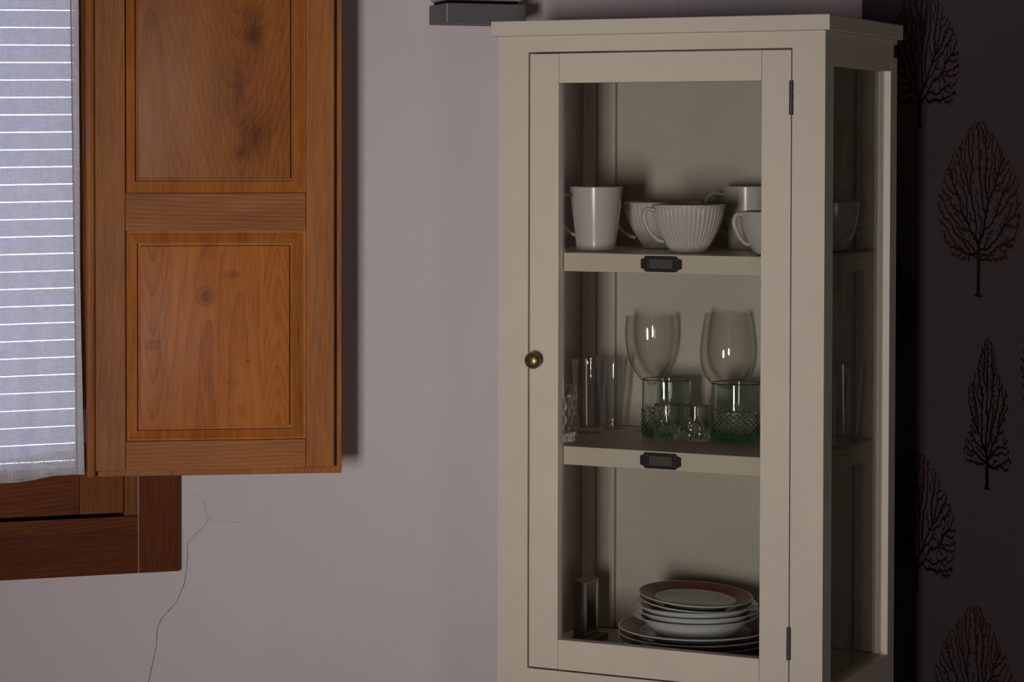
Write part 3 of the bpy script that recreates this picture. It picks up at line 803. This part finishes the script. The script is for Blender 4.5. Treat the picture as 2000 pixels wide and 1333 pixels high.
def cut_glass(px, Y, label, h_=.098, R_=.030):
    o = put('cut_glass', px, Y, Z2, label, 'glass')
    zs = [0, .0008] + list(np.linspace(.003, h_ * .80, 40)) + [h_ * .86, h_]
    outer = [(R_ * (.90 if z < .001 else .93 + .07 * z / h_), z) for z in zs]; n_ = len(outer)
    def rm(i, a, r_, z):
        if i < 3 or i > n_ or z > h_ * .8: return 0
        return .0016 * (min(abs(math.sin(a * 7 + z * 120)), abs(math.sin(a * 7 - z * 120))) - .4)
    lathe('glass_body', [(0, .0005)] + outer + [(R_ - .0011, h_ + .0006), (R_ - .0022, h_), (R_ - .0022, h_ - .002), (R_ - .0023, h_ - .005), (R_ - .003, h_ * .5), (R_ - .006, .016), (0, .012)], M['clear'], o, 168, rm, math.radians(40))
    return o
cut_glass(1096, 4.475, 'short clear cut glass against the left side of the middle shelf')

def tall_glass(px, Y, label, h_=.1360, rt=.0318, rb=.0225):
    o = put('tall_glass', px, Y, Z2, label, 'glass', 'tall plain glasses on the middle shelf')
    outer = smoothp([(rb * .94, 0), (rb, .0015), (rb + .0015, .02), (rb + (rt - rb) * .62, h_ * .55), (rt, h_)], 26)
    t = .0016
    inner = [(r_ - t, z_) for r_, z_ in outer if z_ > .011]
    lathe('glass_body', [(0, .0008)] + outer + [(rt - t / 2, h_ + .0007)] + inner[::-1] + [(0, .010)], M['tall'], o, 72)
    return o
tall_glass(1104, 4.560, 'tall plain glass at the left side, behind the cut glass', rt=.0240, rb=.0165)
tall_glass(1152, 4.600, 'tall plain glass, second from the left on the middle shelf', rt=.0322, rb=.0255)
tall_glass(1196, 4.665, 'tall tapering glass in the back left corner of the middle shelf', rt=.0312, rb=.0185)
tall_glass(1655, 4.470, 'tall plain glass seen through the right side glass, the rear one', rt=.0300, rb=.0205)
tall_glass(1628, 4.375, 'tall plain glass seen through the right side glass, the front one', rt=.0300, rb=.0205)

# plates -----------------------------------------------------------------
PC = depth_pt(1362, 4.463); LOG.append(('plates', 1362, to_cab(PC)))
def plate(z_base, R_, rim_w, h_, well, red_top, label, group, red_under=False, dx=0, dy=0, rx=0, ry=0, cat='plate', name='plate'):
    o = empty(name, (PC.x + dx, PC.y + dy, z_base + H), 0, label, cat, group)
    o.rotation_euler = (rx, ry, 0)
    rw = R_ - rim_w; th = .0030; ft = R_ * .56
    top = [(0, well), (rw * .80, well), (rw * .95, well + (h_ - well) * .22), (rw, well + (h_ - well) * .42), (rw + rim_w * .45, h_ - .0035), (R_ - .0015, h_)]
    und = [(R_, h_ - .0010), (R_ - .0012, h_ - .0026), (rw + rim_w * .42, h_ - .0035 - th * 1.1), (rw * .98, well + (h_ - well) * .30 - th), (rw * .82, max(well - th, .0018)), (ft, max(well - th, .0018) - .0005), (ft - .001, 0), (ft - .004, 0), (ft - .0055, .0018), (0, .0018)]
    lathe('body', top + und, M['plate'], o, 128, auto=math.radians(30))
    if red_top:
        e = .00025
        bm = bmesh.new(); P_ = [(rw * 1.01, top[3][1] + e * 1.5 + .0002), (rw + rim_w * .45, h_ - .0035 + e), (R_ - .0035, h_ - .0004 + e)]
        if red_under: P_ = P_
        rings = [[bm.verts.new((r_ * math.cos(2 * PI * k / 128), r_ * math.sin(2 * PI * k / 128), z_)) for k in range(128)] for r_, z_ in P_]
        for A, B in zip(rings, rings[1:]):
            for k in range(128): bm.faces.new((A[k], B[k], B[(k + 1) % 128], A[(k + 1) % 128]))
        bmesh.ops.recalc_face_normals(bm, faces=bm.faces)
        for f_ in bm.faces:
            if f_.normal.z < 0: f_.normal_flip()
        r2 = from_bm('rim_band', bm, M['red'], o, True); r2['label'] = 'burgundy rim band'
    return o
DN = 'dinner plates with burgundy rims at the bottom of the stack'
words_ = ['lowest', 'second from the bottom', 'third from the bottom', 'topmost']
for k in range(4):
    plate(ZF + .0002 + k * .0112, .1410, .040, .0238, .0050, True, ['lowest of the four large plates under the stack', 'large plate second from the bottom of the stack', 'large plate third from the bottom of the stack', 'topmost large plate, carrying the deep white bowls'][k], DN, ry=0)
zt = ZF + .0002 + 3 * .0112 + .0050
for k in range(3):
    plate(zt + .0006 + k * .0104, .1130, .026, .0385, .0060, False, ['lowest deep white bowl, resting on the large plates', 'middle one of the three deep white bowls', 'uppermost deep white bowl, just below the burgundy plates'][k], 'deep white bowls in the plate stack', cat='bowl', name='deep_bowl', dx=.002 * (k == 1))
zt2 = zt + .0006 + 2 * .0104 + .0150
for k in range(2):
    plate(zt2 + .0085 + k * .0098, .1040, .0310, .0215, .0050, True, ['lower burgundy-rimmed plate, just under the top one', 'top plate with wide burgundy rim and white centre'][k], 'small burgundy-rimmed plates on top of the stack', rx=math.radians(2.6), ry=math.radians(2.8), dx=-.001 * k)

# small framed picture on its block in the bottom left corner --------------
PT = depth_pt(1146, 4.565)
xq, yq = to_cab(PT); LOG.append(('frame', 1146, (xq, yq)))
FR = empty('picture_frame', (ORG.x, ORG.y, 0), -YAW, 'small dark picture frame standing on a block in the bottom left corner', 'picture frame')
FR.location = PT + Vector((0, 0, ZF + H))
def fb(name, m, x0, x1, y0, y1, z0, z1, bv=.001): return box(name, M[m], FR, x0, x1, y0, y1, z0, z1, bv)
fb('base_block', 'block', -.027, .016, -.012, .070, 0, .012)
fb('back_case', 'block', -.025, -.003, 0, .060, .012, .116)
fb('frame_bar', 'frame_p', -.003, .001, 0, .007, .012, .116); fb('frame_bar', 'frame_p', -.003, .001, .053, .060, .012, .116)
fb('frame_bar', 'frame_p', -.003, .001, .007, .053, .012, .019); fb('frame_bar', 'frame_p', -.003, .001, .007, .053, .108, .116)
fb('picture', 'screen', -.003, -.0015, .007, .053, .019, .108, 0)
fb('top_edge', 'frame_p', -.025, -.003, 0, .060, .116, .1175, .0004)
for l in LOG: print(l)
